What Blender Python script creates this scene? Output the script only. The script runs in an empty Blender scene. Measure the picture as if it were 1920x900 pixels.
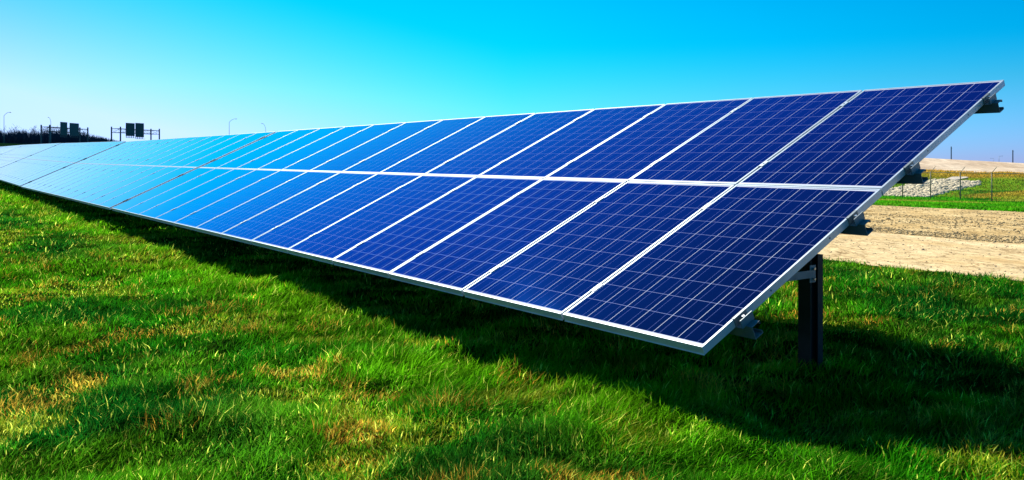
import bpy, bmesh, math, random
import numpy as np
from mathutils import Vector, Matrix
random.seed(7); rng = np.random.default_rng(11)
sc = bpy.context.scene; COL = sc.collection
R = math.radians
AZ = 0.6294                      # direction across the rows of modules, on the ground
TILT = 0.4357                    # slope of the modules
H = 1.222                        # eye height
VX, VY = math.cos(AZ), math.sin(AZ)          # "L": across the array, away from the photographer
UX, UY = -math.sin(AZ), math.cos(AZ)         # "U": along the array, to the far end
def W(L, U, z=0.0): return Vector((VX*L+UX*U, VY*L+UY*U, z))

# ------------------------------------------------------------------ helpers
def tag(o, label=None, cat=None, group=None, kind=None):
    if label: o['label'] = label
    if cat: o['category'] = cat
    if group: o['group'] = group
    if kind: o['kind'] = kind
    return o
def empty(name, loc=(0,0,0), rot=(0,0,0)):
    o = bpy.data.objects.new(name, None); COL.objects.link(o)
    o.location = loc; o.rotation_euler = rot; o.empty_display_size = .2
    return o
class MB:
    def __init__(s): s.v=[]; s.f=[]; s.m=[]
    def add(s, vs, fs, mi=0):
        n=len(s.v); s.v += [tuple(v) for v in vs]; s.f += [tuple(n+i for i in f) for f in fs]; s.m += [mi]*len(fs)
    def box(s, x0,x1,y0,y1,z0,z1, mi=0, M=None):
        vs=[Vector((x,y,z)) for x in (x0,x1) for y in (y0,y1) for z in (z0,z1)]
        if M: vs=[M@v for v in vs]
        s.add(vs, [(0,1,3,2),(4,6,7,5),(0,4,5,1),(2,3,7,6),(0,2,6,4),(1,5,7,3)], mi)
    def tube(s, pts, rads, n=8, mi=0, cap=True):
        pts=[Vector(p) for p in pts]
        if not hasattr(rads,'__len__'): rads=[rads]*len(pts)
        rings=[]
        for i,p in enumerate(pts):
            d=(pts[min(i+1,len(pts)-1)]-pts[max(i-1,0)]).normalized()
            a=d.cross(Vector((0,0,1)) if abs(d.z)<.9 else Vector((1,0,0))).normalized(); b=d.cross(a)
            rings.append([p+(a*math.cos(2*math.pi*k/n)+b*math.sin(2*math.pi*k/n))*rads[i] for k in range(n)])
        vs=[v for r in rings for v in r]; fs=[]
        for i in range(len(pts)-1):
            for k in range(n): fs.append((i*n+k, i*n+(k+1)%n, (i+1)*n+(k+1)%n, (i+1)*n+k))
        if cap: fs += [tuple(range(n))[::-1], tuple((len(pts)-1)*n+k for k in range(n))]
        s.add(vs, fs, mi)
    def build(s, name, mats, parent=None, smooth=False, bevel=0):
        me=bpy.data.meshes.new(name); me.from_pydata(s.v,[],s.f)
        if not isinstance(mats,(list,tuple)): mats=[mats]
        for m in mats: me.materials.append(m)
        me.polygons.foreach_set('material_index', s.m)
        if smooth: me.polygons.foreach_set('use_smooth',[True]*len(me.polygons))
        bm=bmesh.new(); bm.from_mesh(me); bmesh.ops.recalc_face_normals(bm, faces=bm.faces)
        if bevel: bmesh.ops.bevel(bm, geom=bm.edges[:], offset=bevel, segments=1, affect='EDGES')
        bm.to_mesh(me); bm.free()
        o=bpy.data.objects.new(name, me); COL.objects.link(o)
        if parent: o.parent=parent
        return o
def np_mesh(name, verts, quads=None, tris=None, mat=None, col=None, smooth=False):
    me=bpy.data.meshes.new(name)
    nq=0 if quads is None else len(quads); nt=0 if tris is None else len(tris)
    me.vertices.add(len(verts)); me.vertices.foreach_set('co', np.ascontiguousarray(verts,dtype=np.float32).ravel())
    loops=[]; 
    if nq: loops.append(quads.ravel())
    if nt: loops.append(tris.ravel())
    loops=np.concatenate(loops).astype(np.int32)
    me.loops.add(len(loops)); me.loops.foreach_set('vertex_index', loops)
    me.polygons.add(nq+nt)
    st=np.concatenate([np.arange(nq)*4, nq*4+np.arange(nt)*3]).astype(np.int32)
    me.polygons.foreach_set('loop_start', st)
    if smooth: me.polygons.foreach_set('use_smooth', np.ones(nq+nt,dtype=bool))
    me.update(calc_edges=True)
    if col is not None:
        a=me.color_attributes.new('Tint','FLOAT_COLOR','POINT')
        c=np.ones((len(verts),4),dtype=np.float32); c[:,:3]=col; a.data.foreach_set('color', c.ravel())
    if mat: me.materials.append(mat)
    o=bpy.data.objects.new(name, me); COL.objects.link(o); return o
_T={}
def vn(x, y, scale, seed=0):          # smooth value noise in [0,1]
    if seed not in _T: _T[seed]=np.random.default_rng(seed+100).random((256,256))
    T=_T[seed]; x=np.asarray(x,float)/scale; y=np.asarray(y,float)/scale
    xi=np.floor(x).astype(int); yi=np.floor(y).astype(int); fx=x-xi; fy=y-yi
    fx=fx*fx*(3-2*fx); fy=fy*fy*(3-2*fy)
    g=lambda a,b: T[a%256,b%256]
    return (g(xi,yi)*(1-fx)+g(xi+1,yi)*fx)*(1-fy)+(g(xi,yi+1)*(1-fx)+g(xi+1,yi+1)*fx)*fy
def fbm(x,y,scale,seed=0,n=3):
    s=0;t=0
    for i in range(n): s=s+vn(x,y,scale/2**i,seed+i)/2**i; t+=1/2**i
    return s/t
def sm(a,b,x):
    t=np.clip((x-a)/(b-a),0,1); return t*t*(3-2*t)

# ------------------------------------------------------------------ materials
def newmat(name):
    m=bpy.data.materials.new(name); m.use_nodes=True; nt=m.node_tree
    return m, nt, nt.nodes['Principled BSDF']
def simple(name, col, rough=.5, metal=0, noise=0, nscale=20, bump=0, bscale=40):
    m,nt,b=newmat(name); N=nt.nodes; Lk=nt.links
    b.inputs['Base Color'].default_value=(*col,1); b.inputs['Roughness'].default_value=rough; b.inputs['Metallic'].default_value=metal
    if noise or bump:
        tc=N.new('ShaderNodeTexCoord'); no=N.new('ShaderNodeTexNoise'); no.inputs['Scale'].default_value=nscale; no.inputs['Detail'].default_value=6
        Lk.new(tc.outputs['Object'],no.inputs['Vector'])
        if noise:
            mr=N.new('ShaderNodeMapRange'); mr.inputs['From Min'].default_value=.3; mr.inputs['From Max'].default_value=.7
            mr.inputs['To Min'].default_value=1-noise; mr.inputs['To Max'].default_value=1+noise
            Lk.new(no.outputs['Fac'],mr.inputs['Value'])
            mx=N.new('ShaderNodeVectorMath'); mx.operation='SCALE'; mx.inputs[0].default_value=col
            Lk.new(mr.outputs['Result'],mx.inputs['Scale']); Lk.new(mx.outputs['Vector'],b.inputs['Base Color'])
        if bump:
            n2=N.new('ShaderNodeTexNoise'); n2.inputs['Scale'].default_value=bscale; n2.inputs['Detail'].default_value=5
            Lk.new(tc.outputs['Object'],n2.inputs['Vector'])
            bp=N.new('ShaderNodeBump'); bp.inputs['Strength'].default_value=1; bp.inputs['Distance'].default_value=bump
            Lk.new(n2.outputs['Fac'],bp.inputs['Height']); Lk.new(bp.outputs['Normal'],b.inputs['Normal'])
    return m
def ramp_ground(name, cols, scale, rough=.9, bump=.02, bscale=6, stretch=(1,1,1), detail=8, fine=None):
    """a ground material: colour ramp over world-position noise"""
    m,nt,b=newmat(name); N=nt.nodes; Lk=nt.links
    g=N.new('ShaderNodeNewGeometry'); mp=N.new('ShaderNodeMapping'); mp.inputs['Rotation'].default_value=(0,0,-AZ); mp.inputs['Scale'].default_value=stretch
    Lk.new(g.outputs['Position'],mp.inputs['Vector'])
    no=N.new('ShaderNodeTexNoise'); no.inputs['Scale'].default_value=scale; no.inputs['Detail'].default_value=detail; no.inputs['Roughness'].default_value=.62
    Lk.new(mp.outputs['Vector'],no.inputs['Vector'])
    cr=N.new('ShaderNodeValToRGB'); e=cr.color_ramp.elements
    while len(e)<len(cols): e.new(.5)
    for i,(p,c) in enumerate(cols): e[i].position=p; e[i].color=(*c,1)
    Lk.new(no.outputs['Fac'],cr.inputs['Fac']); out=cr.outputs['Color']
    if fine:
        n3=N.new('ShaderNodeTexNoise'); n3.inputs['Scale'].default_value=fine[0]; n3.inputs['Detail'].default_value=4; Lk.new(mp.outputs['Vector'],n3.inputs['Vector'])
        mr=N.new('ShaderNodeMapRange'); mr.inputs['From Min'].default_value=.3; mr.inputs['From Max'].default_value=.7; mr.inputs['To Min'].default_value=1-fine[1]; mr.inputs['To Max'].default_value=1+fine[1]
        Lk.new(n3.outputs['Fac'],mr.inputs['Value']); v=N.new('ShaderNodeVectorMath'); v.operation='SCALE'
        Lk.new(out,v.inputs[0]); Lk.new(mr.outputs['Result'],v.inputs['Scale']); out=v.outputs['Vector']
    Lk.new(out,b.inputs['Base Color'])
    n2=N.new('ShaderNodeTexNoise'); n2.inputs['Scale'].default_value=bscale; n2.inputs['Detail'].default_value=8; n2.inputs['Roughness'].default_value=.7
    Lk.new(mp.outputs['Vector'],n2.inputs['Vector'])
    bp=N.new('ShaderNodeBump'); bp.inputs['Distance'].default_value=bump; bp.inputs['Strength'].default_value=1
    Lk.new(n2.outputs['Fac'],bp.inputs['Height']); Lk.new(bp.outputs['Normal'],b.inputs['Normal'])
    b.inputs['Roughness'].default_value=rough; b.inputs['Specular IOR Level'].default_value=0
    return m

ALU = simple('anodised_aluminium', (.60,.67,.74), .38, .5, .08, 7); ALU.node_tree.nodes['Principled BSDF'].inputs['Specular IOR Level'].default_value=.08
GALV = simple('galvanised_steel', (.20,.24,.26), .5, .5, .18, 14, .0004, 90)
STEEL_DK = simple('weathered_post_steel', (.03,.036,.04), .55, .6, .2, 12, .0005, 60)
DARK = simple('dark_slot', (.01,.01,.01), .8)
BOLT = simple('zinc_bolt', (.7,.7,.72), .3, 1)
BACK = simple('module_backsheet', (.7,.7,.7), .6)

def cell_material():
    m,nt,b=newmat('silicon_cells_under_glass'); N=nt.nodes; Lk=nt.links
    tc=N.new('ShaderNodeTexCoord'); sp=N.new('ShaderNodeSeparateXYZ'); Lk.new(tc.outputs['Object'],sp.inputs[0])
    def mth(op,a,bb=None,c=None):
        n=N.new('ShaderNodeMath'); n.operation=op
        for i,x in enumerate((a,bb,c)):
            if x is None: continue
            if isinstance(x,(int,float)): n.inputs[i].default_value=x
            else: Lk.new(x,n.inputs[i])
        return n.outputs[0]
    PX,PY,MX,MY=.1596,.1643,.027,.0129
    cx=mth('DIVIDE',mth('SUBTRACT',sp.outputs['X'],MX),PX); cy=mth('DIVIDE',mth('SUBTRACT',sp.outputs['Y'],MY),PY)
    fx=mth('FRACT',cx); fy=mth('FRACT',cy)
    def edge(f,w): # near 0 or 1
        d=mth('ABSOLUTE',mth('SUBTRACT',f,.5)); return mth('GREATER_THAN',d,.5-w)
    gapY=edge(fy,.0014/PY)       # lines that run up the slope
    gapX=edge(fx,.0012/PX)       # lines that run across
    bus=mth('LESS_THAN',mth('ABSOLUTE',mth('SUBTRACT',mth('ABSOLUTE',mth('SUBTRACT',fy,.5)),.25)),.0008/PY)
    out=mth('MAXIMUM', mth('MAXIMUM',mth('LESS_THAN',cx,0),mth('GREATER_THAN',cx,10)), mth('MAXIMUM',mth('LESS_THAN',cy,0),mth('GREATER_THAN',cy,6)))
    # per-cell tint
    cb=N.new('ShaderNodeCombineXYZ'); Lk.new(mth('FLOOR',cx),cb.inputs[0]); Lk.new(mth('FLOOR',cy),cb.inputs[1])
    oi=N.new('ShaderNodeObjectInfo'); Lk.new(mth('MULTIPLY',oi.outputs['Random'],77.0),cb.inputs[2])
    wn=N.new('ShaderNodeTexWhiteNoise'); Lk.new(cb.outputs[0],wn.inputs['Vector'])
    vo=N.new('ShaderNodeTexVoronoi'); vo.inputs['Scale'].default_value=95; Lk.new(tc.outputs['Object'],vo.inputs['Vector'])
    vs=N.new('ShaderNodeSeparateColor'); Lk.new(vo.outputs['Color'],vs.inputs[0])
    val=mth('ADD', mth('ADD',mth('MULTIPLY',wn.outputs['Value'],.6),mth('MULTIPLY',oi.outputs['Random'],.2)), mth('MULTIPLY',vs.outputs[0],.5))
    mxr=N.new('ShaderNodeMix'); mxr.data_type='RGBA'; mxr.inputs['A'].default_value=(.0003,.0022,.009,1); mxr.inputs['B'].default_value=(.0005,.005,.025,1)
    Lk.new(val,mxr.inputs['Factor'])
    def over(base,mask,col):
        n=N.new('ShaderNodeMix'); n.data_type='RGBA'; Lk.new(mask,n.inputs['Factor']); Lk.new(base,n.inputs['A']); n.inputs['B'].default_value=(*col,1); return n.outputs['Result']
    c=over(mxr.outputs['Result'],bus,(.16,.21,.50)); c=over(c,gapX,(.32,.38,.64)); c=over(c,gapY,(.80,.84,.92)); c=over(c,out,(.80,.82,.85))
    Lk.new(c,b.inputs['Base Color']); b.inputs['Roughness'].default_value=.6; b.inputs['Specular IOR Level'].default_value=0
    # a film of dust on the glass
    b.inputs['Sheen Weight'].default_value=.012; b.inputs['Sheen Roughness'].default_value=.35
    # glass plus the blue anti-reflection coating: blue mirror image, turning neutral at grazing angles
    gl=N.new('ShaderNodeBsdfGlossy'); fr=N.new('ShaderNodeFresnel'); fr.inputs['IOR'].default_value=1.5
    gm=N.new('ShaderNodeMapRange'); gm.interpolation_type='SMOOTHSTEP'; gm.inputs['From Min'].default_value=.16; gm.inputs['From Max'].default_value=.62; Lk.new(fr.outputs[0],gm.inputs['Value'])
    gc=N.new('ShaderNodeMix'); gc.data_type='RGBA'; gc.inputs['A'].default_value=(.02,.19,1,1); gc.inputs['B'].default_value=(1,1,1,1); Lk.new(gm.outputs['Result'],gc.inputs['Factor']); Lk.new(gc.outputs['Result'],gl.inputs['Color'])
    ms=N.new('ShaderNodeMixShader'); Lk.new(mth('MINIMUM',mth('MULTIPLY',mth('MAXIMUM',mth('SUBTRACT',fr.outputs[0],.053),0.008),2.5),1.0),ms.inputs[0]); Lk.new(b.outputs[0],ms.inputs[1]); Lk.new(gl.outputs[0],ms.inputs[2]); Lk.new(ms.outputs[0],N['Material Output'].inputs['Surface'])
    # faint smudges of dust vary the gloss
    no=N.new('ShaderNodeTexNoise'); no.inputs['Scale'].default_value=3; no.inputs['Detail'].default_value=6
    g=N.new('ShaderNodeNewGeometry'); Lk.new(g.outputs['Position'],no.inputs['Vector'])
    mr=N.new('ShaderNodeMapRange'); mr.inputs['To Min'].default_value=.02; mr.inputs['To Max'].default_value=.045; Lk.new(no.outputs['Fac'],mr.inputs['Value']); Lk.new(mr.outputs['Result'],gl.inputs['Roughness'])
    return m
CELLS=cell_material()

# ------------------------------------------------------------------ terrain
def wob(U,seed,a,s): return (fbm(U,U*0+seed*3.7,s,seed)-.5)*2*a
def terrain(L,U):
    L=np.asarray(L,float); U=np.asarray(U,float)
    zc=np.clip(1.245+.0527*(U-55),-.3,1.9)
    z=np.where(L<8,0,-.0346*(np.minimum(L,62)-8))
    b=-.0346*54
    t=np.clip((L-66)/39,0,1); z=z+(zc-b)*t
    z=z-np.clip(L-105,0,40)*.08-np.clip(L-145,0,4000)*.008
    # slow rise under the far rows, then the highway embankment
    side=1-sm(140,260,L)
    z=z+side*(sm(10,90,U)*.33*(1-sm(4,14,L)))
    z=z+side*6.4*sm(236,300,U)
    # hummocks
    X=VX*L+UX*U; Y=VY*L+UY*U
    near=1-sm(20,60,np.hypot(X,Y)); g=1-sm(8.6,9.6,L)
    z=z+near*g*((fbm(X,Y,.9,3)-.5)*.13+(fbm(X,Y,.30,9,2)-.5)*.08)
    z=z+sm(9,10,L)*(1-sm(15,17,L))*(fbm(X,Y,.8,21)-.5)*.07*(1-sm(60,120,np.abs(U)))
    z=z+sm(16,17,L)*(1-sm(36,38,L))*(fbm(X,Y,1.1,25)-.5)*.14*(1-sm(80,160,np.abs(U)))
    z=z+sm(66,72,L)*(1-sm(100,106,L))*(fbm(X,Y,6,31)-.5)*.5*(1-sm(100,160,U))
    return z
def seg(a,b,n): return np.linspace(a,b,n,endpoint=False)
Ls=np.concatenate([[-4000,-1500,-500,-200,-80,-35,-15],seg(-8,9.3,130),seg(9.3,15.7,46),seg(15.7,38.2,70),seg(38.2,66,40),seg(66,92,40),seg(92,106,20),seg(106,150,12),[150,200,260,320,450,700,1000,1600,2500,4000]])
Us=np.concatenate([[-4000,-1500,-500,-150,-60,-25],seg(-12,24,240),seg(24,80,140),seg(80,230,30),seg(230,310,24),[310,360,450,600,900,1500,2500,4500]])
bands=[-5000,9.3,15.7,38.2,66,92,106,5000]
LL,UU=np.meshgrid(Ls,Us,indexing='ij')
fall=lambda c: np.exp(-((LL-c)/ (1.2 if c<20 else 3.0))**2)
LW=LL+ fall(9.3)*wob(UU,41,.16,.7)+fall(9.3)*wob(UU,47,.10,4)+ fall(15.7)*wob(UU,42,.22,3)+ fall(38.2)*wob(UU,43,.8,4)+ np.exp(-((LL-92)/4)**2)*wob(UU,44,2.2,8)
ZZ=terrain(LW,UU)
XX=VX*LW+UX*UU; YY=VY*LW+UY*UU
GRASSY=[(.30,(.010,.035,.006)),(.48,(.028,.075,.008)),(.62,(.075,.105,.014)),(.78,(.16,.13,.03))]
soil=ramp_ground('grass_thatch_soil',[(.3,(.004,.014,.002)),(.5,(.010,.034,.003)),(.68,(.024,.044,.004))],2.5,.95,.03,14)
sand=ramp_ground('pale_dirt',[(.30,(.42,.27,.12)),(.42,(.62,.45,.23)),(.482,(.64,.48,.26)),(.495,(.24,.15,.07)),(.508,(.64,.48,.26)),(.56,(.66,.50,.28)),(.568,(.44,.30,.14)),(.576,(.66,.50,.28)),(.7,(.74,.58,.34))],.8,.95,.05,3.5,(1,.45,1),10,(9,.22))
gravel=ramp_ground('gravel_soil',[(.30,(.34,.22,.09)),(.48,(.58,.41,.19)),(.72,(.70,.54,.29))],1.3,.95,.08,5,(1,.6,1),10,(14,.35))
verge=ramp_ground('verge_grass',[(.34,(.012,.05,.006)),(.48,(.035,.13,.010)),(.60,(.09,.16,.018)),(.78,(.22,.20,.045))],.22,.95,.12,2.2,(1,.35,1),8,(3,.5))
hillm=ramp_ground('hill_grass',[(.34,(.02,.07,.008)),(.46,(.055,.13,.012)),(.54,(.16,.16,.015)),(.68,(.28,.17,.03))],.12,.95,.2,1.6,(1,.5,1),9,(2.2,.5))
crest=ramp_ground('crest_gravel',[(.3,(.42,.30,.20)),(.5,(.60,.47,.34)),(.75,(.72,.60,.46))],.3,.95,.08,2,(1,.2,1),8,(3,.2))
farland=ramp_ground('far_land',[(.3,(.03,.05,.02)),(.6,(.08,.08,.03))],.02,.95,.2,.3)
specs0=[('grass_field',soil),('dirt_track',sand),('gravel_strip',gravel),('grass_verge',verge),('grassy_hillside',hillm),('gravel_crest',crest),('far_land',farland)]
emb=ramp_ground('embankment_grass',[(.35,(.003,.014,.006)),(.5,(.005,.022,.007)),(.7,(.009,.03,.009))],.1,1,.2,1)
for bi,(nm,mt) in enumerate(specs0):
    ii=np.where((Ls>=bands[bi]-1e-6)&(Ls<=bands[bi+1]+1e-6))[0]
    x=XX[ii];y=YY[ii];z=ZZ[ii]; n0,n1=x.shape
    idx=np.arange(n0*n1).reshape(n0,n1)
    q=np.stack([idx[:-1,:-1],idx[1:,:-1],idx[1:,1:],idx[:-1,1:]],-1).reshape(-1,4)
    if bi==0: z=z-.022*(1-sm(8.4,9.2,LW[ii]))*(1-sm(30,60,np.hypot(x,y)))
    V3=np.stack([x,y,z],-1).reshape(-1,3)
    farq=(np.tile((Us[:-1]+Us[1:])/2,n0-1)>120)
    if bi in (1,2,3,4,5):
        qq=q[~farq]; used,inv=np.unique(qq,return_inverse=True)
        o=np_mesh(nm,V3[used],quads=inv.reshape(-1,4),mat=mt,smooth=True); o['kind']='structure'
    else:
        o=np_mesh(nm,V3,quads=q,mat=mt,smooth=True); o['kind']='structure'
iL=np.where((Ls>=9.3-1e-6)&(Ls<=106+1e-6))[0]; iU=np.where(Us>=Us[np.searchsorted((Us[:-1]+Us[1:])/2,120)]-1e-6)[0]
gx=XX[np.ix_(iL,iU)]; gy=YY[np.ix_(iL,iU)]; gzz=ZZ[np.ix_(iL,iU)]; n0,n1=gx.shape; idx=np.arange(n0*n1).reshape(n0,n1)
o=np_mesh('highway_embankment',np.stack([gx,gy,gzz],-1).reshape(-1,3),quads=np.stack([idx[:-1,:-1],idx[1:,:-1],idx[1:,1:],idx[:-1,1:]],-1).reshape(-1,4),mat=emb,smooth=True); o['kind']='structure'
def gz(L,U): return float(terrain(L,U))

# ------------------------------------------------------------------ grass blades
def blade_material(name):
    m,nt,b=newmat(name); N=nt.nodes; Lk=nt.links
    a=N.new('ShaderNodeAttribute'); a.attribute_name='Tint'
    Lk.new(a.outputs['Color'],b.inputs['Base Color']); b.inputs['Roughness'].default_value=.5; b.inputs['Specular IOR Level'].default_value=0
    tr=N.new('ShaderNodeBsdfTranslucent'); hs=N.new('ShaderNodeHueSaturation'); hs.inputs['Value'].default_value=1.5; hs.inputs['Hue'].default_value=.495
    Lk.new(a.outputs['Color'],hs.inputs['Color']); Lk.new(hs.outputs['Color'],tr.inputs['Color'])
    mx=N.new('ShaderNodeMixShader'); mx.inputs[0].default_value=.55
    Lk.new(b.outputs[0],mx.inputs[1]); Lk.new(tr.outputs[0],mx.inputs[2]); Lk.new(mx.outputs[0],N['Material Output'].inputs['Surface'])
    return m
BLADE=blade_material('grass_blades')
def blades(name, X, Y, length, width, leanx, leany, curl, col):
    n=len(X); L=VX*X+VY*Y; U=UX*X+UY*Y
    z0=terrain(L,U)-.005
    phi=rng.random(n)*math.pi*2; wx=np.cos(phi)*width/2; wy=np.sin(phi)*width/2
    P=np.zeros((n,5,3),np.float32)
    lx=leanx; ly=leany
    up=np.sqrt(np.clip(1-(lx**2+ly**2),.08,1))
    for k,(t,wf) in enumerate(((0,1),(.5,.8),(1,0))):
        # the lean grows towards the tip
        s=t*length; bend=t*(.45+.9*curl*t)
        px=X+lx*length*bend*1.1; py=Y+ly*length*bend*1.1; pz=z0+s*up*(1-.25*curl*t)
        if k<2:
            P[:,2*k]=np.stack([px-wx*wf,py-wy*wf,pz],-1); P[:,2*k+1]=np.stack([px+wx*wf,py+wy*wf,pz],-1)
        else: P[:,4]=np.stack([px,py,pz],-1)
    b=np.arange(n)[:,None]*5
    q=b+np.array([0,1,3,2]); t=b+np.array([2,3,4])
    c=np.repeat(col[:,None,:],5,1); 
    o=np_mesh(name,P.reshape(-1,3),quads=q,tris=t,mat=BLADE,col=c.reshape(-1,3),smooth=True)
    return o
def mixc(a,b,t): return a*(1-t[:,None])+b*t[:,None]
def grass_near(N):
    Y=np.exp(rng.uniform(math.log(2.5),math.log(75),N)); k=rng.uniform(-.74,.74,N); X=k*Y
    L=VX*X+VY*Y; U=UX*X+UY*Y
    edge=9.25+wob(U,41,.16,.7)+wob(U,47,.10,4)+rng.normal(0,.09,N)
    keep=(L<edge)&(L>-1.5)
    # under the modules: thinner
    keep&=~((L>3.2)&(L<5.6)&(U>1)&(rng.random(N)<.45))
    X,Y,L,U=X[keep],Y[keep],L[keep],U[keep]; n=len(X); D=np.hypot(X,Y)
    clump=fbm(X,Y,.32,5,2); big=fbm(X,Y,1.3,6,3); tuft=vn(X,Y,.17,15)
    patch=fbm(X,Y,.62,7,3); dry=sm(.55,.70,patch); 
    straw=sm(.60,.74,fbm(X,Y,.34,8,3))
    lenf=.25+1.25*clump**1.6+.8*tuft*clump
    lit_fringe=np.exp(-((L-2.62)/.42)**2)*(U>-1.2)  # grass at the shadow's front edge: longer, its sunlit brightness tinted in as lime
    length=(.072*lenf*(1+.45*lit_fringe)+rng.normal(0,.014,n))*(1-.35*dry*(1-lit_fringe)); length=np.clip(length,.018,.24)
    far=np.clip(D/4,1,30)**.75
    width=(.0026+.0032*rng.random(n))*far
    length=length*np.clip(D/14,1,2.2)**.5
    ang=fbm(X,Y,.5,12,2)*math.pi*4; amt=.15+.65*vn(X,Y,.28,14)
    lx=np.cos(ang)*amt*.45+.15+.35*lit_fringe+rng.normal(0,.40,n); ly=np.sin(ang)*amt*.45+.05+rng.normal(0,.40,n)
    m=np.hypot(lx,ly); f=np.minimum(1,.93/np.maximum(m,1e-3)); lx*=f; ly*=f
    deep=np.array([.001,.075,.008]); mid=np.array([.012,.19,.003]); lime=np.array([.10,.31,.004]); st=np.array([.62,.45,.05]); orange=np.array([.55,.30,.03]); dead=np.array([.13,.17,.006])
    c=mixc(np.tile(deep,(n,1)),np.tile(mid,(n,1)),sm(.30,.62,big+.25*(rng.random(n)-.5)))
    c=mixc(c,np.tile(lime,(n,1)),np.clip(sm(.40,.70,fbm(X,Y,.8,33,3))*.6+.5*lit_fringe+.35*(rng.random(n)-.4),0,1)*.75)
    pd=np.clip(dry*.8,0,1); isd=rng.random(n)<pd*.75
    c[isd]=mixc(c[isd],np.tile(dead*1.2+st*.15,(isd.sum(),1)),rng.uniform(.4,1,isd.sum()))
    straw=straw*(1-.65*sm(4.5,9,D)); iss=rng.random(n)<straw*.55*(1-.6*lit_fringe); c[iss]=mixc(np.tile(st,(iss.sum(),1)),np.tile(orange,(iss.sum(),1)),vn(X[iss],Y[iss],.9,50))*rng.uniform(.35,1.1,iss.sum())[:,None]
    thin=rng.random(n)<.05+.06*dry; c[thin]=np.array([.50,.60,.08])  # scattered pale blades: sun glints put into the blade colour
    c*=.90*rng.uniform(.5,1.45,n)[:,None]*(.72+.5*sm(.28,.68,fbm(X,Y,.55,91,3)))[:,None]*(.55+.95*vn(X,Y,.09,92))[:,None]
    o=blades('grass_blades',X,Y,length,width,lx,ly,.4+rng.random(n)*.8,c)
    tag(o,'uneven bright green grass with straw coloured patches in front of and under the solar array','grass',kind='stuff')
grass_near(900000)
def grass_far(N):
    k=rng.uniform(.36,.78,N); L=rng.uniform(37.6,67,N); Y=L/(VX*k+VY); X=k*Y; U=UX*X+UY*Y
    keep=(L>38.2+wob(U,43,.8,4)+rng.normal(0,.25,N)); X,Y,L,U=X[keep],Y[keep],L[keep],U[keep]; n=len(X)
    a=fbm(X,Y,2.2,61,3); b=fbm(X*.4,Y,5,62,3)
    c=mixc(np.tile([.004,.12,.006],(n,1)),np.tile([.05,.30,.006],(n,1)),sm(.3,.65,a)); c=mixc(c,np.tile([.30,.30,.04],(n,1)),sm(.5,.72,b)*.8)
    c*=rng.uniform(.6,1.35,n)[:,None]
    o=blades('verge_grass',X,Y,.10+.16*a*rng.random(n),.035+.03*rng.random(n),rng.normal(.1,.3,n),rng.normal(0,.3,n),rng.random(n),c)
    tag(o,'dark green grass of the verge along the wire fence beyond the gravel','grass',kind='stuff')
grass_far(60000)
def grass_hill(N):
    k=rng.uniform(.36,.80,N); L=rng.uniform(66,93,N); Y=L/(VX*k+VY); X=k*Y; U=UX*X+UY*Y
    a=fbm(X,Y,3,71,3); b=fbm(X*.5,Y,7,72,3); n=len(X)
    up=sm(79,90,L+wob(U,73,5,7))
    c=mixc(np.tile([.014,.09,.008],(n,1)),np.tile([.10,.20,.012],(n,1)),sm(.35,.68,a)); c=mixc(c,np.tile([.32,.185,.025],(n,1)),np.clip(sm(.46,.68,b)*.6+up*.9,0,1))
    c*=1.5*rng.uniform(.65,1.3,n)[:,None]
    keep=rng.random(n)<.9
    o=blades('hillside_grass',X,Y,.10+.14*a*rng.random(n),.05+.04*rng.random(n),rng.normal(.1,.3,n),rng.normal(0,.3,n),rng.random(n),c)
    tag(o,'green and brown grass on the slope behind the wire fence','grass',kind='stuff')
grass_hill(55000)

# ------------------------------------------------------------------ stones
def stones(name, X, Y, size, cols, mat, sink=.25, flat=.7):
    n=len(X); L=VX*X+VY*Y; U=UX*X+UY*Y; z=terrain(L,U)
    base=np.array([(1,0,0),(.4,.8,.1),(-.6,.75,0),(-1,-.1,0),(-.3,-.9,.05),(.6,-.75,0),(.35,.1,.8),(-.4,.2,.75),(0,-.45,.85),(0,0,-.7)],float)
    tri=np.array([(0,1,6),(1,2,7),(1,7,6),(2,3,7),(3,4,8),(3,8,7),(4,5,8),(5,0,6),(5,6,8),(6,7,8),(1,0,9),(2,1,9),(3,2,9),(4,3,9),(5,4,9),(0,5,9)])
    V=base[None]*(1+rng.normal(0,.16,(n,10,3)))
    th=rng.random(n)*6.283; c,s=np.cos(th)[:,None],np.sin(th)[:,None]
    x=V[...,0]*c-V[...,1]*s; y=V[...,0]*s+V[...,1]*c
    P=np.stack([x*size[:,None]+X[:,None],y*size[:,None]*.9+Y[:,None],V[...,2]*size[:,None]*flat+(z-sink*size*0+size*.1)[:,None]],-1)
    t=(np.arange(n)[:,None,None]*10+tri[None]).reshape(-1,3)
    return np_mesh(name,P.reshape(-1,3),tris=t,mat=mat,col=np.repeat(cols[:,None,:],10,1).reshape(-1,3))
mS,ntS,bS=newmat('stone_tint'); aS=ntS.nodes.new('ShaderNodeAttribute'); aS.attribute_name='Tint'; ntS.links.new(aS.outputs['Color'],bS.inputs['Base Color']); bS.inputs['Roughness'].default_value=.85; bS.inputs['Specular IOR Level'].default_value=.2
def band_pts(N,l0,l1,pw=1.0):
    k=rng.uniform(.36,.80,N); L=l0+(l1-l0)*rng.random(N)**pw; Y=L/(VX*k+VY); return k*Y,Y,L
X,Y,L=band_pts(15000,15.9,38,1.5)
keep=rng.random(len(X))<.15+.85*sm(.42,.62,fbm(X,Y,1.3,81,3)); X,Y=X[keep],Y[keep]; n=len(X)
c=np.array([.58,.42,.20])*rng.uniform(.55,1.3,n)[:,None]
o=stones('gravel_stones',X,Y,rng.gamma(3,.005,n)+.006,c,mS); tag(o,'loose clods and stones scattered over the brown gravel strip','gravel',kind='stuff')
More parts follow.
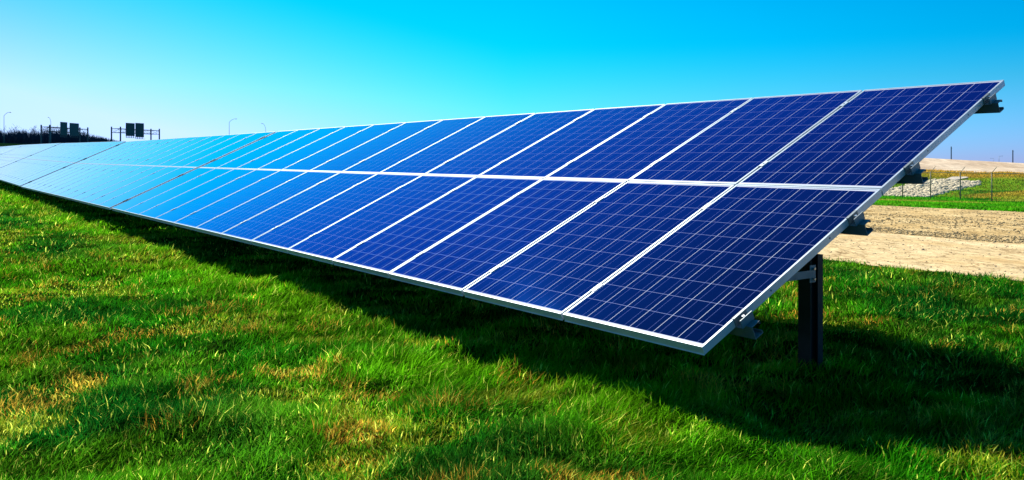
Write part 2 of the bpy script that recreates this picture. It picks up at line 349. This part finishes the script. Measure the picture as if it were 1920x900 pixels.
X,Y,L=band_pts(900,9.4,15.9); keep=rng.random(len(X))<.1+.9*sm(.5,.66,fbm(X,Y,.9,83,3)); X,Y=X[keep],Y[keep]; n=len(X)
o=stones('dirt_clods',X,Y,rng.gamma(2.2,.003,n)+.004,np.array([.52,.40,.26])*rng.uniform(.5,1.2,n)[:,None],mS); tag(o,'small crumbs of earth on the pale dirt track','dirt clods',kind='stuff')
# riprap on the slope behind the fence
poly=[(64.9,38.6),(68.6,39.9),(72.6,40.5),(75.4,40.9),(80.1,41.7),(81.5,40.9),(80.2,39.3),(81.0,37.6),(78.0,36.4),(72.1,35.3),(68.3,34.7),(65.0,34.5),(64.5,36.3)]
def inside(px,py):
    r=np.zeros(len(px),bool); m=len(poly)
    for i in range(m):
        x0,y0=poly[i]; x1,y1=poly[(i+1)%m]
        cnd=((y0>py)!=(y1>py)); xi=(x1-x0)*(py-y0)/((y1-y0) if y1!=y0 else 1e-9)+x0
        r^=cnd&(px<xi)
    return r
L=rng.uniform(64,82,9000); U=rng.uniform(34,42,9000); jl=L+rng.normal(0,.25,9000); ju=U+rng.normal(0,.15,9000); k=inside(jl,ju); L,U=L[k],U[k]; n=len(L)
c=np.array([.78,.67,.46])*rng.uniform(.6,1.1,n)[:,None]*.9
o=stones('riprap_stones',VX*L+UX*U,VY*L+UY*U,rng.gamma(5,.026,n)+.05,c,mS,flat=.65); tag(o,'pile of pale riprap stones on the grass slope behind the fence','stones',kind='stuff')
concrete=simple('concrete',(.55,.47,.38),.85,0,.12,3)
mb=MB(); pts=[(80.2,40.6),(83.9,41.5),(85.3,40.9),(84.0,40.0),(80.9,39.7)]
top=[W(l,u,gz(l,u)+.14) for l,u in pts]; bot=[W(l,u,gz(l,u)-.3) for l,u in pts]; m5=len(pts)
mb.add(top+bot,[tuple(range(m5)),tuple(range(2*m5-1,m5-1,-1))]+[(i,(i+1)%m5,m5+(i+1)%m5,m5+i) for i in range(m5)])
tag(mb.build('concrete_chute',concrete),'pale concrete drainage slab at the top of the riprap stones','drain slab')

# ------------------------------------------------------------------ solar arrays
MW=1.0116; ML=1.650; PU=1.0316; PV=1.665; FD=.042; NC=13
ct,stt=math.cos(TILT),math.sin(TILT)
def panel_frame():
    mb=MB(); w=.011
    mb.box(0,w,0,MW,-FD,0); mb.box(ML-w,ML,0,MW,-FD,0)
    mb.box(w,ML-w,0,w,-FD,-.0004); mb.box(w,ML-w,MW-w,MW,-FD,-.0004)
    # outward foot of the profile and inner return lip
    mb.box(-.0035,0,0,MW,-FD-.0022,-FD+.0004); mb.box(w,.03,w,MW-w,-FD,-FD+.002); mb.box(ML-.03,ML-w,w,MW-w,-FD,-FD+.002)
    # back sheet
    mb.box(w,ML-w,w,MW-w,-.0075,-.0065,1)
    # drain / earthing holes in the side faces
    for x in (.55,1.10):
        for y in (-.0006,MW-.0004):
            mb.add([(x+.005*math.cos(a*math.pi/4),y,-.02+.005*math.sin(a*math.pi/4)) for a in range(8)]+[(x+.005*math.cos(a*math.pi/4),y+.001,-.02+.005*math.sin(a*math.pi/4)) for a in range(8)],
                   [tuple(range(8))[::-1],tuple(range(8,16))]+[(a,(a+1)%8,8+(a+1)%8,8+a) for a in range(8)],2)
    return mb
def glass():
    mb=MB(); w=.0115; mb.box(w,ML-w,w,MW-w,-.006,-.0022); return mb
CL=[.29,1.335,1.975,3.03]      # purlins, measured up the slope
def section(mb, prof, y0, y1, mi=0):
    """extrude thin-walled open profile (list of (x,z) with thickness) along y"""
    for (xa,za),(xb,zb),t in prof:
        d=Vector((xb-xa,0,zb-za)).normalized(); nn=Vector((-d.z,0,d.x))*t/2
        vs=[]
        for y in (y0,y1):
            for (x,z) in ((xa,za),(xb,zb)):
                vs+= [Vector((x,y,z))+nn, Vector((x,y,z))-nn]
        mb.add(vs,[(0,1,3,2),(4,6,7,5),(0,4,5,1),(2,3,7,6),(0,2,6,4),(1,5,7,3)],mi)
def purlin(y0,y1):
    # lipped channel: web faces down the slope, flanges run up-slope. local x up-slope, z normal
    z0=-FD-.0035; z1=z0-.068; mb=MB()
    section(mb,[((0,z0),(0,z1),.003),((.0017,z0-.0015),(.060,z0-.0015),.003),((.0017,z1+.0015),(.060,z1+.0015),.003),((.0585,z1+.0032),(.0585,z1+.016),.003),((.0585,z0-.0032),(.0585,z0-.016),.003)],y0,y1)
    return mb
def end_clamp():
    mb=MB(); z0=-FD-.0035
    # block beside the module side: plate, hook over the frame, foot on the purlin, bolt
    mb.box(-.048,.048,-.042,-.037,z0+.0005,-.001); mb.box(-.048,.048,-.0065,-.0015,z0+.0045,.004); mb.box(-.048,.048,-.0015,.008,.0008,.004)
    mb.box(-.048,.048,-.037,-.0015,z0+.0005,z0+.0045)
    mb.tube([(0,-.022,-.010),(0,-.022,-.003)],.009,6,1); mb.tube([(0,-.022,z0-.03),(0,-.022,-.010)],.004,6,1)
    return mb
def mid_clamp():
    mb=MB(); z0=-FD-.003
    mb.box(-.04,.04,-.018,.018,.0008,.0026); mb.box(-.04,.04,-.0075,-.0055,z0,.0008); mb.box(-.04,.04,.0055,.0075,z0,.0008)
    mb.tube([(0,0,.0026),(0,0,.0055)],.0065,6,1)
    return mb
def post():
    # open channel, mouth towards the near end (-y); the two flanges face down- and up-slope
    mb=MB(); z0,z1=-.55,.0
    return mb
root=empty('solar_array')
RIDGE=lambda v: .3495+stt*v      # height of the module plane above the ground at slope distance v
tilt_rot=(0,-TILT,0)
def on_slope(v,y): return (ct*v, y, .3495+stt*v)
f0=panel_frame().build('solar_panel',[ALU,BACK,DARK],root)
g0=glass().build('cell_glass',CELLS,f0)
first=True
for r in range(2):
    for c in range(NC):
        if first: f,g=f0,g0; first=False
        else:
            f=f0.copy(); COL.objects.link(f); f.parent=root
            g=g0.copy(); COL.objects.link(g); g.parent=f
        p=on_slope(r*PV, c*PU+.010)
        f.location=(p[0]+random.uniform(-.002,.002),p[1]+random.uniform(-.0015,.0015),p[2]); f.rotation_euler=(random.uniform(-.0012,.0012),-TILT+random.uniform(-.001,.001),0)
END=NC*PU
for v in CL:
    o=purlin(-.066,END+.06).build('purlin',GALV,root); o.location=on_slope(v-.02,0); o.rotation_euler=tilt_rot
ec=end_clamp().build('end_clamp',[GALV,BOLT],root); ec.location=on_slope(CL[0],.010); ec.rotation_euler=tilt_rot
for i,v in enumerate(CL):
    if i:
        e=ec.copy(); COL.objects.link(e); e.parent=root; e.location=on_slope(v,.010)
    e=ec.copy(); COL.objects.link(e); e.parent=root; e.location=on_slope(v,END-.010); e.rotation_euler=(0,-TILT,0); e.scale=(1,-1,1)
mc=mid_clamp().build('mid_clamp',[ALU,GALV],root); mc.rotation_euler=tilt_rot; k=0
for v in CL:
    for c in range(1,NC):
        o=mc if k==0 else mc.copy()
        if k: COL.objects.link(o); o.parent=root
        o.location=on_slope(v,c*PU); k+=1
# posts with rafter and brace
PX0=1.31
def post_mesh():
    mb=MB(); zt=.3495+stt*(PX0/ct)-.30
    a=.060; b=.042
    mb.box(-a,-a+.006,-b,b,-.7,zt)                # flange facing down-slope
    mb.box(a-.006,a,-b,b,-.7,zt)                  # flange facing up-slope
    mb.box(-a+.006,a-.006,-.003,.003,-.7,zt)      # web
    mb.box(a-.050,a-.006,-b,-b+.005,-.7,zt)       # return lip of the far flange
    return mb
def rafter_mesh():
    mb=MB(); zr=-FD-.0035-.068-.004
    x0,x1=.262,3.12
    mb.box(x0,x1,-.055,-.051,zr-.095,zr); mb.box(x0,x1,-.051,-.010,zr-.004,zr); mb.box(x0,x1,-.051,-.010,zr-.095,zr-.091)
    return mb
def brace_mesh():
    mb=MB(); z=.555
    mb.box(.55,PX0-.03,-.052,-.048,z-.022,z+.022); mb.box(.55,PX0-.03,-.048,-.02,z-.022,z-.018)
    for zz in (z-.03,z+.03): mb.tube([(PX0-.045,-.062,zz),(PX0-.045,-.04,zz)],.008,6,1)
    mb.box(PX0-.075,PX0-.02,-.0475,-.0445,z-.05,z+.05)
    return mb
pm=rm=bm_=None
for i in range(5):
    y=.335+i*3.17
    if i==0:
        pm=post_mesh().build('support_post',STEEL_DK,root); rm=rafter_mesh().build('rafter',GALV,root); bm_=brace_mesh().build('brace',[GALV,BOLT],root)
        rm.rotation_euler=tilt_rot; tr=(pm,rm,bm_)
    else:
        tr=(pm.copy(),rm.copy(),bm_.copy())
        for q in tr: COL.objects.link(q); q.parent=root
    tr[0].location=(PX0,y,0); tr[1].location=on_slope(0,y); tr[2].location=(0,y,0)
LBL=['solar array closest to the camera, its open end and steel post showing',
 'solar array second from the near end, past the first dark gap between tables',
 'solar array third from the near end, pale with glare in front of the sign gantries',
 'solar array fourth from the near end, washed out by glare at the left edge',
 'solar array fifth from the near end, a thin pale band below the woodland',
 'solar array farthest away, its top edge just under the woodland at far left']
P0=(.8838,3.8798)
zoff=[0,0,.03,.17,.27,.32]; slope=[0,.001,.0095,.007,.003,.001]
kids=list(root.children)
for t in range(6):
    if t==0: r_=root
    else:
        r_=root.copy(); COL.objects.link(r_)
        for ch in kids:
            c1=ch.copy(); COL.objects.link(c1); c1.parent=r_
            for gch in ch.children:
                c2=gch.copy(); COL.objects.link(c2); c2.parent=c1
    d=t*13.57
    r_.location=(P0[0]+UX*d,P0[1]+UY*d,zoff[t]); r_.rotation_euler=(slope[t],0,AZ)
    tag(r_,LBL[t],'solar array','solar arrays in one long row')

# ------------------------------------------------------------------ fence
FW=simple('fence_weathered_steel',(.30,.26,.15),.7,.1,.15,5)
fence=empty('wire_fence',W(62.1,24,gz(62.1,24)))
tag(fence,'wire fence with slanted barb arms standing in the grass below the stony slope','fence')
FL=62.1; us=[41.0-2.17*i for i in range(14)]; f0z=fence.location
def loc(L,U,z): return W(L,U,z)-fence.location
for i,u in enumerate(us):
    z=gz(FL,u); mb=MB(); mb.tube([loc(FL,u,z-.3),loc(FL,u,z+2.07)],.042,8); mb.tube([loc(FL,u,z+2.07),loc(FL,u,z+2.10)],[.05,.03],8)
    p=mb.build('fence_post',FW,fence,smooth=True)
    mb=MB(); mb.tube([loc(FL,u,z+2.05),loc(FL+.5,u-.10,z+2.47)],[.026,.020],6); mb.build('barb_arm',FW,p,smooth=True)
mb=MB(); mb.tube([loc(FL,u,gz(FL,u)+2.03) for u in us],.026,6); mb.build('top_rail',FW,fence,smooth=True)
mb=MB()
for t_ in (.35,.65,.95): mb.tube([loc(FL+.5*t_,u-.1*t_,gz(FL,u)+2.07+.4*t_) for u in us],.0035,4)
mb.build('barbed_wire',FW,fence)
mb=MB(); u0,u1=us[-1],us[0]; st_=.11
z_=lambda u: gz(FL,u)
nn=int((u1-u0)/st_)
for i in range(-18,nn+18):
    for sgn in (1,-1):
        ua=u0+i*st_; ub=ua+sgn*2.0; za,zb=0.04,2.02
        # clip to the fence ends
        lo,hi=0.0,1.0
        for lim,gt in ((u0,True),(u1,False)):
            if ub!=ua:
                tt=(lim-ua)/(ub-ua)
                if gt: lo,hi=(max(lo,tt),hi) if ub>ua else (lo,min(hi,tt))
                else: lo,hi=(lo,min(hi,tt)) if ub>ua else (max(lo,tt),hi)
        if hi-lo<.03: continue
        A=ua+(ub-ua)*lo; B=ua+(ub-ua)*hi
        a=loc(FL-.03,A,z_(A)+za+(zb-za)*lo); b=loc(FL-.03,B,z_(B)+za+(zb-za)*hi)
        w=Vector((0,0,.0022))
        mb.add([a-w,b-w,b+w,a+w,(a+W(.003,0))-w,(b+W(.003,0))-w,(b+W(.003,0))+w,(a+W(.003,0))+w],[(0,1,2,3),(7,6,5,4),(0,4,5,1),(3,2,6,7)])
mb.build('wire_mesh',FW,fence)

# ------------------------------------------------------------------ sign gantries on the highway
GST=simple('gantry_steel',(.10,.12,.13),.6,.4); SGN=simple('sign_back',(.07,.10,.09),.6,.3,.1,1.0)
def gantry(A,B,off,ztop,signs,label):
    """A,B: ends of the truss on the far side; off: vector to the near side pair of posts"""
    A=Vector((*A,0)); B=Vector((*B,0)); off=Vector((*off,0)); o0=Vector((A.x,A.y,5.6))
    rt=empty('sign_gantry',o0); tag(rt,label,'road sign gantry','sign gantries over the highway')
    d=(B-A); zt=ztop-.65; zb=ztop-2.1
    for e in (A,B):
        for q in (e,e+off):
            mb=MB(); mb.tube([Vector((q.x,q.y,4.5))-o0,Vector((q.x,q.y,ztop))-o0],[.27,.25],10); mb.tube([Vector((q.x,q.y,ztop))-o0,Vector((q.x,q.y,ztop+.12))-o0],[.22,.10],10)
            mb.build('gantry_post',GST,rt)
        mb=MB(); 
        for zz in (zb,zt): mb.tube([Vector((e.x,e.y,zz))-o0,Vector((e.x+off.x,e.y+off.y,zz))-o0],.10,6)
        q=e+off; mb.tube([Vector((e.x,e.y,zb))-o0,Vector((q.x,q.y,zt))-o0],.05,5)
        mb.build('end_strut',GST,rt)
    mb=MB(); n=12
    P=lambda s,side,z: Vector((A.x+d.x*s+off.x*side,A.y+d.y*s+off.y*side,z))-o0
    for side in (0,1):
        for zz in (zt,zb): mb.tube([P(0,side,zz),P(1,side,zz)],.085,6)
        for i in range(n):
            s0,s1=i/n,(i+1)/n; a,b=(zb,zt) if i%2 else (zt,zb)
            mb.tube([P(s0,side,a),P(s1,side,b)],.045,4,cap=False); mb.tube([P(s1,side,zb),P(s1,side,zt)],.035,4,cap=False)
    for i in range(n+1):
        for zz in (zt,zb): mb.tube([P(i/n,0,zz),P(i/n,1,zz)],.035,4,cap=False)
    mb.build('truss',GST,rt)
    ou=off.normalized()
    for (s0,s1,z0,z1) in signs:
        a=P(s0,1,0)+ou*.32; b=P(s1,1,0)+ou*.32; t=ou*.05; zz=-o0.z
        mb=MB(); vs=[Vector((p.x,p.y,z-o0.z)) for z in (z0,z1) for p in (a,b,b+t,a+t)]
        mb.add(vs,[(0,3,2,1),(4,5,6,7),(0,1,5,4),(1,2,6,5),(2,3,7,6),(3,0,4,7)])
        sg=mb.build('sign_board',SGN,rt)
        mb=MB(); nb=5
        for i in range(nb):
            s=s0+(s1-s0)*(i+.5)/nb; p=P(s,1,0)
            c=[p+ou*.12,p+ou*.30]; w=d.normalized()*.06
            for_=[Vector((q.x,q.y,z-o0.z))+ww for z in (z0-.7,z1-.1) for q in c for ww in (w,-w)]
            mb.add(for_,[(0,1,3,2),(4,6,7,5),(0,4,5,1),(2,3,7,6),(0,2,6,4),(1,5,7,3)])
            mb.tube([Vector((c[1].x,c[1].y,z0-.65-o0.z)),Vector((c[1].x,c[1].y,z0-.65-o0.z))+ou*.9],.05,4)
        mb.build('sign_bracket',GST,sg)
gantry((-162.2,290),(-161.7,315),(2.95,0),12.66,[(.235,.415,9.3,14.0),(.475,.725,9.3,13.9)],'highway sign gantry at far left, a gap of sky between its two dark boards')
gantry((-147.5,310),(-142.4,332),(3.3,0),12.75,[(.105,.327,9.5,14.35),(.345,.563,9.2,14.55)],'highway sign gantry right of the woodland, its two striped boards touching')
# ------------------------------------------------------------------ street lamps and poles
PST=simple('pole_grey',(.22,.26,.28),.55,.4)
def lamp(x,y,zb,ztop,arm,label,group,r=.11,cob=True):
    rt=empty('street_lamp',(x,y,zb)); tag(rt,label,'street lamp',group)
    mb=MB(); mb.tube([(0,0,-1),(0,0,ztop-zb)],[r*1.25,r*.7],8); mb.build('pole',PST,rt,smooth=True)
    ax,ay,az=arm; pts=[]
    for i in range(7):
        t=i/6; pts.append((ax*t,ay*t,ztop-zb+az*(1-(1-t)**2) if az>0 else ztop-zb))
    am=MB(); am.tube(pts,[r*.65-.02*i/6*r for i in range(7)],6); a=am.build('arm',PST,rt,smooth=True)
    mb=MB(); e=Vector(pts[-1]); dd=Vector((ax,ay,0)).normalized(); mb.tube([e-dd*.1,e+dd*.15,e+dd*.6,e+dd*.8],[.05,.13,.15,.05],8); mb.build('lamp_head',PST,a,smooth=True)
G='street lamps along the far roads'
lamp(-207,343,5.6,18.5,(2.2,0,1.4),'tall pale street lamp at the left edge in front of the woodland',G)
lamp(-194.5,355,5.6,16.4,(-1.4,1,2.1),'street lamp whose curved arm rises from behind the left sign gantry',G)
lamp(-124.3,370,5.6,17.0,(2.6,0,1.5),'street lamp with its arm to the right, above the top edge of the array',G)
lamp(-122,417,5.6,15.7,(-1.5,0,2.7),'street lamp tip leaning left just above the dark gap between tables',G)
lamp(405,700,gz(738,327),2.7,(2.6,0,.3),'small street lamp with a right arm beyond the pale gravel crest',G,.16)
lamp(515,900,gz(946,424),.9,(-3,0,.1),'tiny street lamp barely showing over the gravel crest',G,.15)
def pole(x,y,ztop,label,r):
    L_=VX*x+VY*y; U_=UX*x+UY*y; zb=gz(L_,U_)
    mb=MB(); mb.tube([(0,0,-1),(0,0,ztop-zb)],[r*1.2,r],8); mb.tube([(0,0,ztop-zb),(0,0,ztop-zb+.2)],[r*1.3,r*.5],8)
    mb.box(-.5,.5,-r-.12,-r,ztop-zb-1.0,ztop-zb-.86)
    o=mb.build('utility_pole',simple('pole_wood',(.10,.12,.14),.8) if 'pole_wood' not in bpy.data.materials else bpy.data.materials['pole_wood']); o.location=(x,y,zb)
    tag(o,label,'utility pole','utility poles beyond the gravel crest')
pole(260.9,500,7.95,'utility pole rising behind the crest nearest the solar panel edge',.28)
pole(297.5,500,5.9,'utility pole rising behind the crest by the right edge of the picture',.28)

# ------------------------------------------------------------------ bare woodland
BARK=simple('bare_wood_hazy_bark',(.016,.035,.065),.9)  # dark bark, with the blue of distance haze mixed into its colour
def woodland():
    vs=[];qs=[]
    def stick(p,q,r0,r1):
        p=np.array(p);q=np.array(q); d=q-p; a=np.cross(d,[.3,.2,1.0]); a/=np.linalg.norm(a)+1e-9; b=np.cross(d,a); b/=np.linalg.norm(b)+1e-9
        n=len(vs)
        for c,r in ((p,r0),(q,r1)):
            for k in range(3):
                t=k*2.094; vs.append(c+(a*math.cos(t)+b*math.sin(t))*r)
        for k in range(3): qs.append((n+k,n+(k+1)%3,n+3+(k+1)%3,n+3+k))
    rr=random.Random(5)
    for i in range(520):
        y=rr.uniform(400,470); px=rr.uniform(-190,196); x=(px-960)/1578.28*y
        edge=1-max(0,min(1,(px-120)/85)); h=(8.6+2.4*vnf(px/9)+rr.uniform(-1.0,1.0))*(.42+.58*edge)*(.8 if rr.random()<.5 else 1)
        z0=6.2; top=z0+h; lean=rr.uniform(-.3,.3)
        stick((x,y,z0-.6),(x+lean,y,z0+h*.55),.16,.10); stick((x+lean,y,z0+h*.55),(x+lean*1.6,y,top),.10,.02)
        for b in range(11):
            t=rr.uniform(.3,.95); bx=x+lean*t; bz=z0+h*t; l=h*rr.uniform(.14,.30)*(1.15-t*.6); ang=rr.uniform(0,6.28); up=rr.uniform(.6,1.3)*l
            e=(bx+math.cos(ang)*l*.8,y+math.sin(ang)*l*.8,bz+up); stick((bx,y,bz),e,.045,.015)
            for c in range(3):
                l2=l*.5; a2=ang+rr.uniform(-1,1); m=(bx+(e[0]-bx)*.6,y+(e[1]-y)*.6,bz+up*.6)
                stick(m,(m[0]+math.cos(a2)*l2*.7,m[1]+math.sin(a2)*l2*.7,m[2]+l2*rr.uniform(.5,1.1)),.025,.008)
    for i in range(9500):     # dense brush that closes the wood below
        y=rr.uniform(392,470); px=rr.uniform(-190,235); x=(px-960)/1578.28*y
        edge=1-max(0,min(1,(px-140)/100)); h=(6.3+1.7*vnf(px/6+7)+rr.uniform(-1.2,1.0))*(.35+.65*edge)
        z0=6.0; a=rr.uniform(-.5,.5); stick((x,y,z0-.8),(x+a,y+rr.uniform(-.4,.4),z0+h),.12,.03)
        if i%2: stick((x+a*.4,y,z0+h*.4),(x+a*.4+rr.uniform(-1.4,1.4),y+rr.uniform(-1,1),z0+h*rr.uniform(.7,1.05)),.07,.02)
    o=np_mesh('bare_woodland',np.array(vs),quads=np.array(qs),mat=BARK)
    tag(o,'dark leafless woodland on the skyline at far left','woodland',kind='stuff')
def vnf(t): return float(vn(np.array([t]),np.array([.5]),1.0,77)[0])
woodland()

# ------------------------------------------------------------------ light, sky, camera
SAZ=R(20.5); SEL=R(38)
sd=Vector((-math.sin(SAZ)*math.cos(SEL),math.cos(SAZ)*math.cos(SEL),math.sin(SEL)))
sl=bpy.data.lights.new('sun','SUN'); sl.energy=5; sl.angle=R(.53); sl.color=(1,.93,.80)
so=bpy.data.objects.new('sun',sl); COL.objects.link(so); so.rotation_euler=(-sd).to_track_quat('-Z','Y').to_euler()
w=bpy.data.worlds.new('World'); sc.world=w; w.use_nodes=True; nt=w.node_tree; bg=nt.nodes['Background']
sk=nt.nodes.new('ShaderNodeTexSky'); sk.sky_type='NISHITA'; sk.sun_disc=False; sk.sun_elevation=SEL; sk.sun_rotation=-SAZ
sk.air_density=1.0; sk.dust_density=.3; sk.ozone_density=2.0; sk.altitude=0
# the vivid cyan of this sky: less red overhead, more blue in the horizon band
def nm(op,a,b=None):
    n=nt.nodes.new('ShaderNodeMath'); n.operation=op
    for i,x in enumerate((a,b)):
        if x is None: continue
        if isinstance(x,(int,float)): n.inputs[i].default_value=x
        else: nt.links.new(x,n.inputs[i])
    return n.outputs[0]
sep=nt.nodes.new('ShaderNodeSeparateColor'); nt.links.new(sk.outputs[0],sep.inputs[0]); cmb=nt.nodes.new('ShaderNodeCombineColor')
geo=nt.nodes.new('ShaderNodeTexCoord'); sx=nt.nodes.new('ShaderNodeSeparateXYZ'); nt.links.new(geo.outputs['Generated'],sx.inputs[0])
# red fades in towards the horizon and towards the sun's side of the sky, as in thin bright haze
tt=nm('ADD',nm('SUBTRACT',.73,nm('MULTIPLY',sx.outputs[2],5.3)),nm('MAXIMUM',nm('MULTIPLY',sx.outputs[0],-1.15),0.0))
tt=nm('MINIMUM',nm('MAXIMUM',tt,0.0),1.02)
red=nm('MAXIMUM',nm('MULTIPLY',nm('MULTIPLY',tt,tt),7.4),nm('MULTIPLY',nm('MAXIMUM',nm('SUBTRACT',sep.outputs[0],11.0),0.0),.7))
nt.links.new(red,cmb.inputs[0]); nt.links.new(sep.outputs[1],cmb.inputs[1]); nt.links.new(nm('MAXIMUM',nm('MULTIPLY',sep.outputs[2],1.35),nm('MULTIPLY',sep.outputs[1],1.45)),cmb.inputs[2])
nt.links.new(nm('MINIMUM',red,nm('MULTIPLY',sep.outputs[1],.62)),cmb.inputs[0]); nt.links.new(nm('MULTIPLY',nm('MINIMUM',sep.outputs[1],10.6),nm('SUBTRACT',1.0,nm('MULTIPLY',nm('MAXIMUM',sx.outputs[0],0.0),.32))),cmb.inputs[1])
nt.links.new(cmb.outputs[0],bg.inputs['Color']); bg.inputs['Strength'].default_value=.05
cam=bpy.data.cameras.new('camera'); co=bpy.data.objects.new('camera',cam); COL.objects.link(co); sc.camera=co
co.location=(0,0,H); co.rotation_euler=(R(90),0,0)
cam.sensor_width=36; cam.lens=36*1578.28/1920; cam.shift_y=-(450-296.54)/1920; cam.clip_start=.05; cam.clip_end=12000
vs_=sc.view_settings; vs_.view_transform='Standard'; vs_.look='None'; vs_.exposure=.8; vs_.gamma=1
sc.cycles.use_denoising=True; sc.cycles.max_bounces=6; sc.cycles.diffuse_bounces=1; sc.cycles.transmission_bounces=3; sc.cycles.transparent_max_bounces=4; sc.cycles.sample_clamp_indirect=6; sc.cycles.sample_clamp_direct=1.6
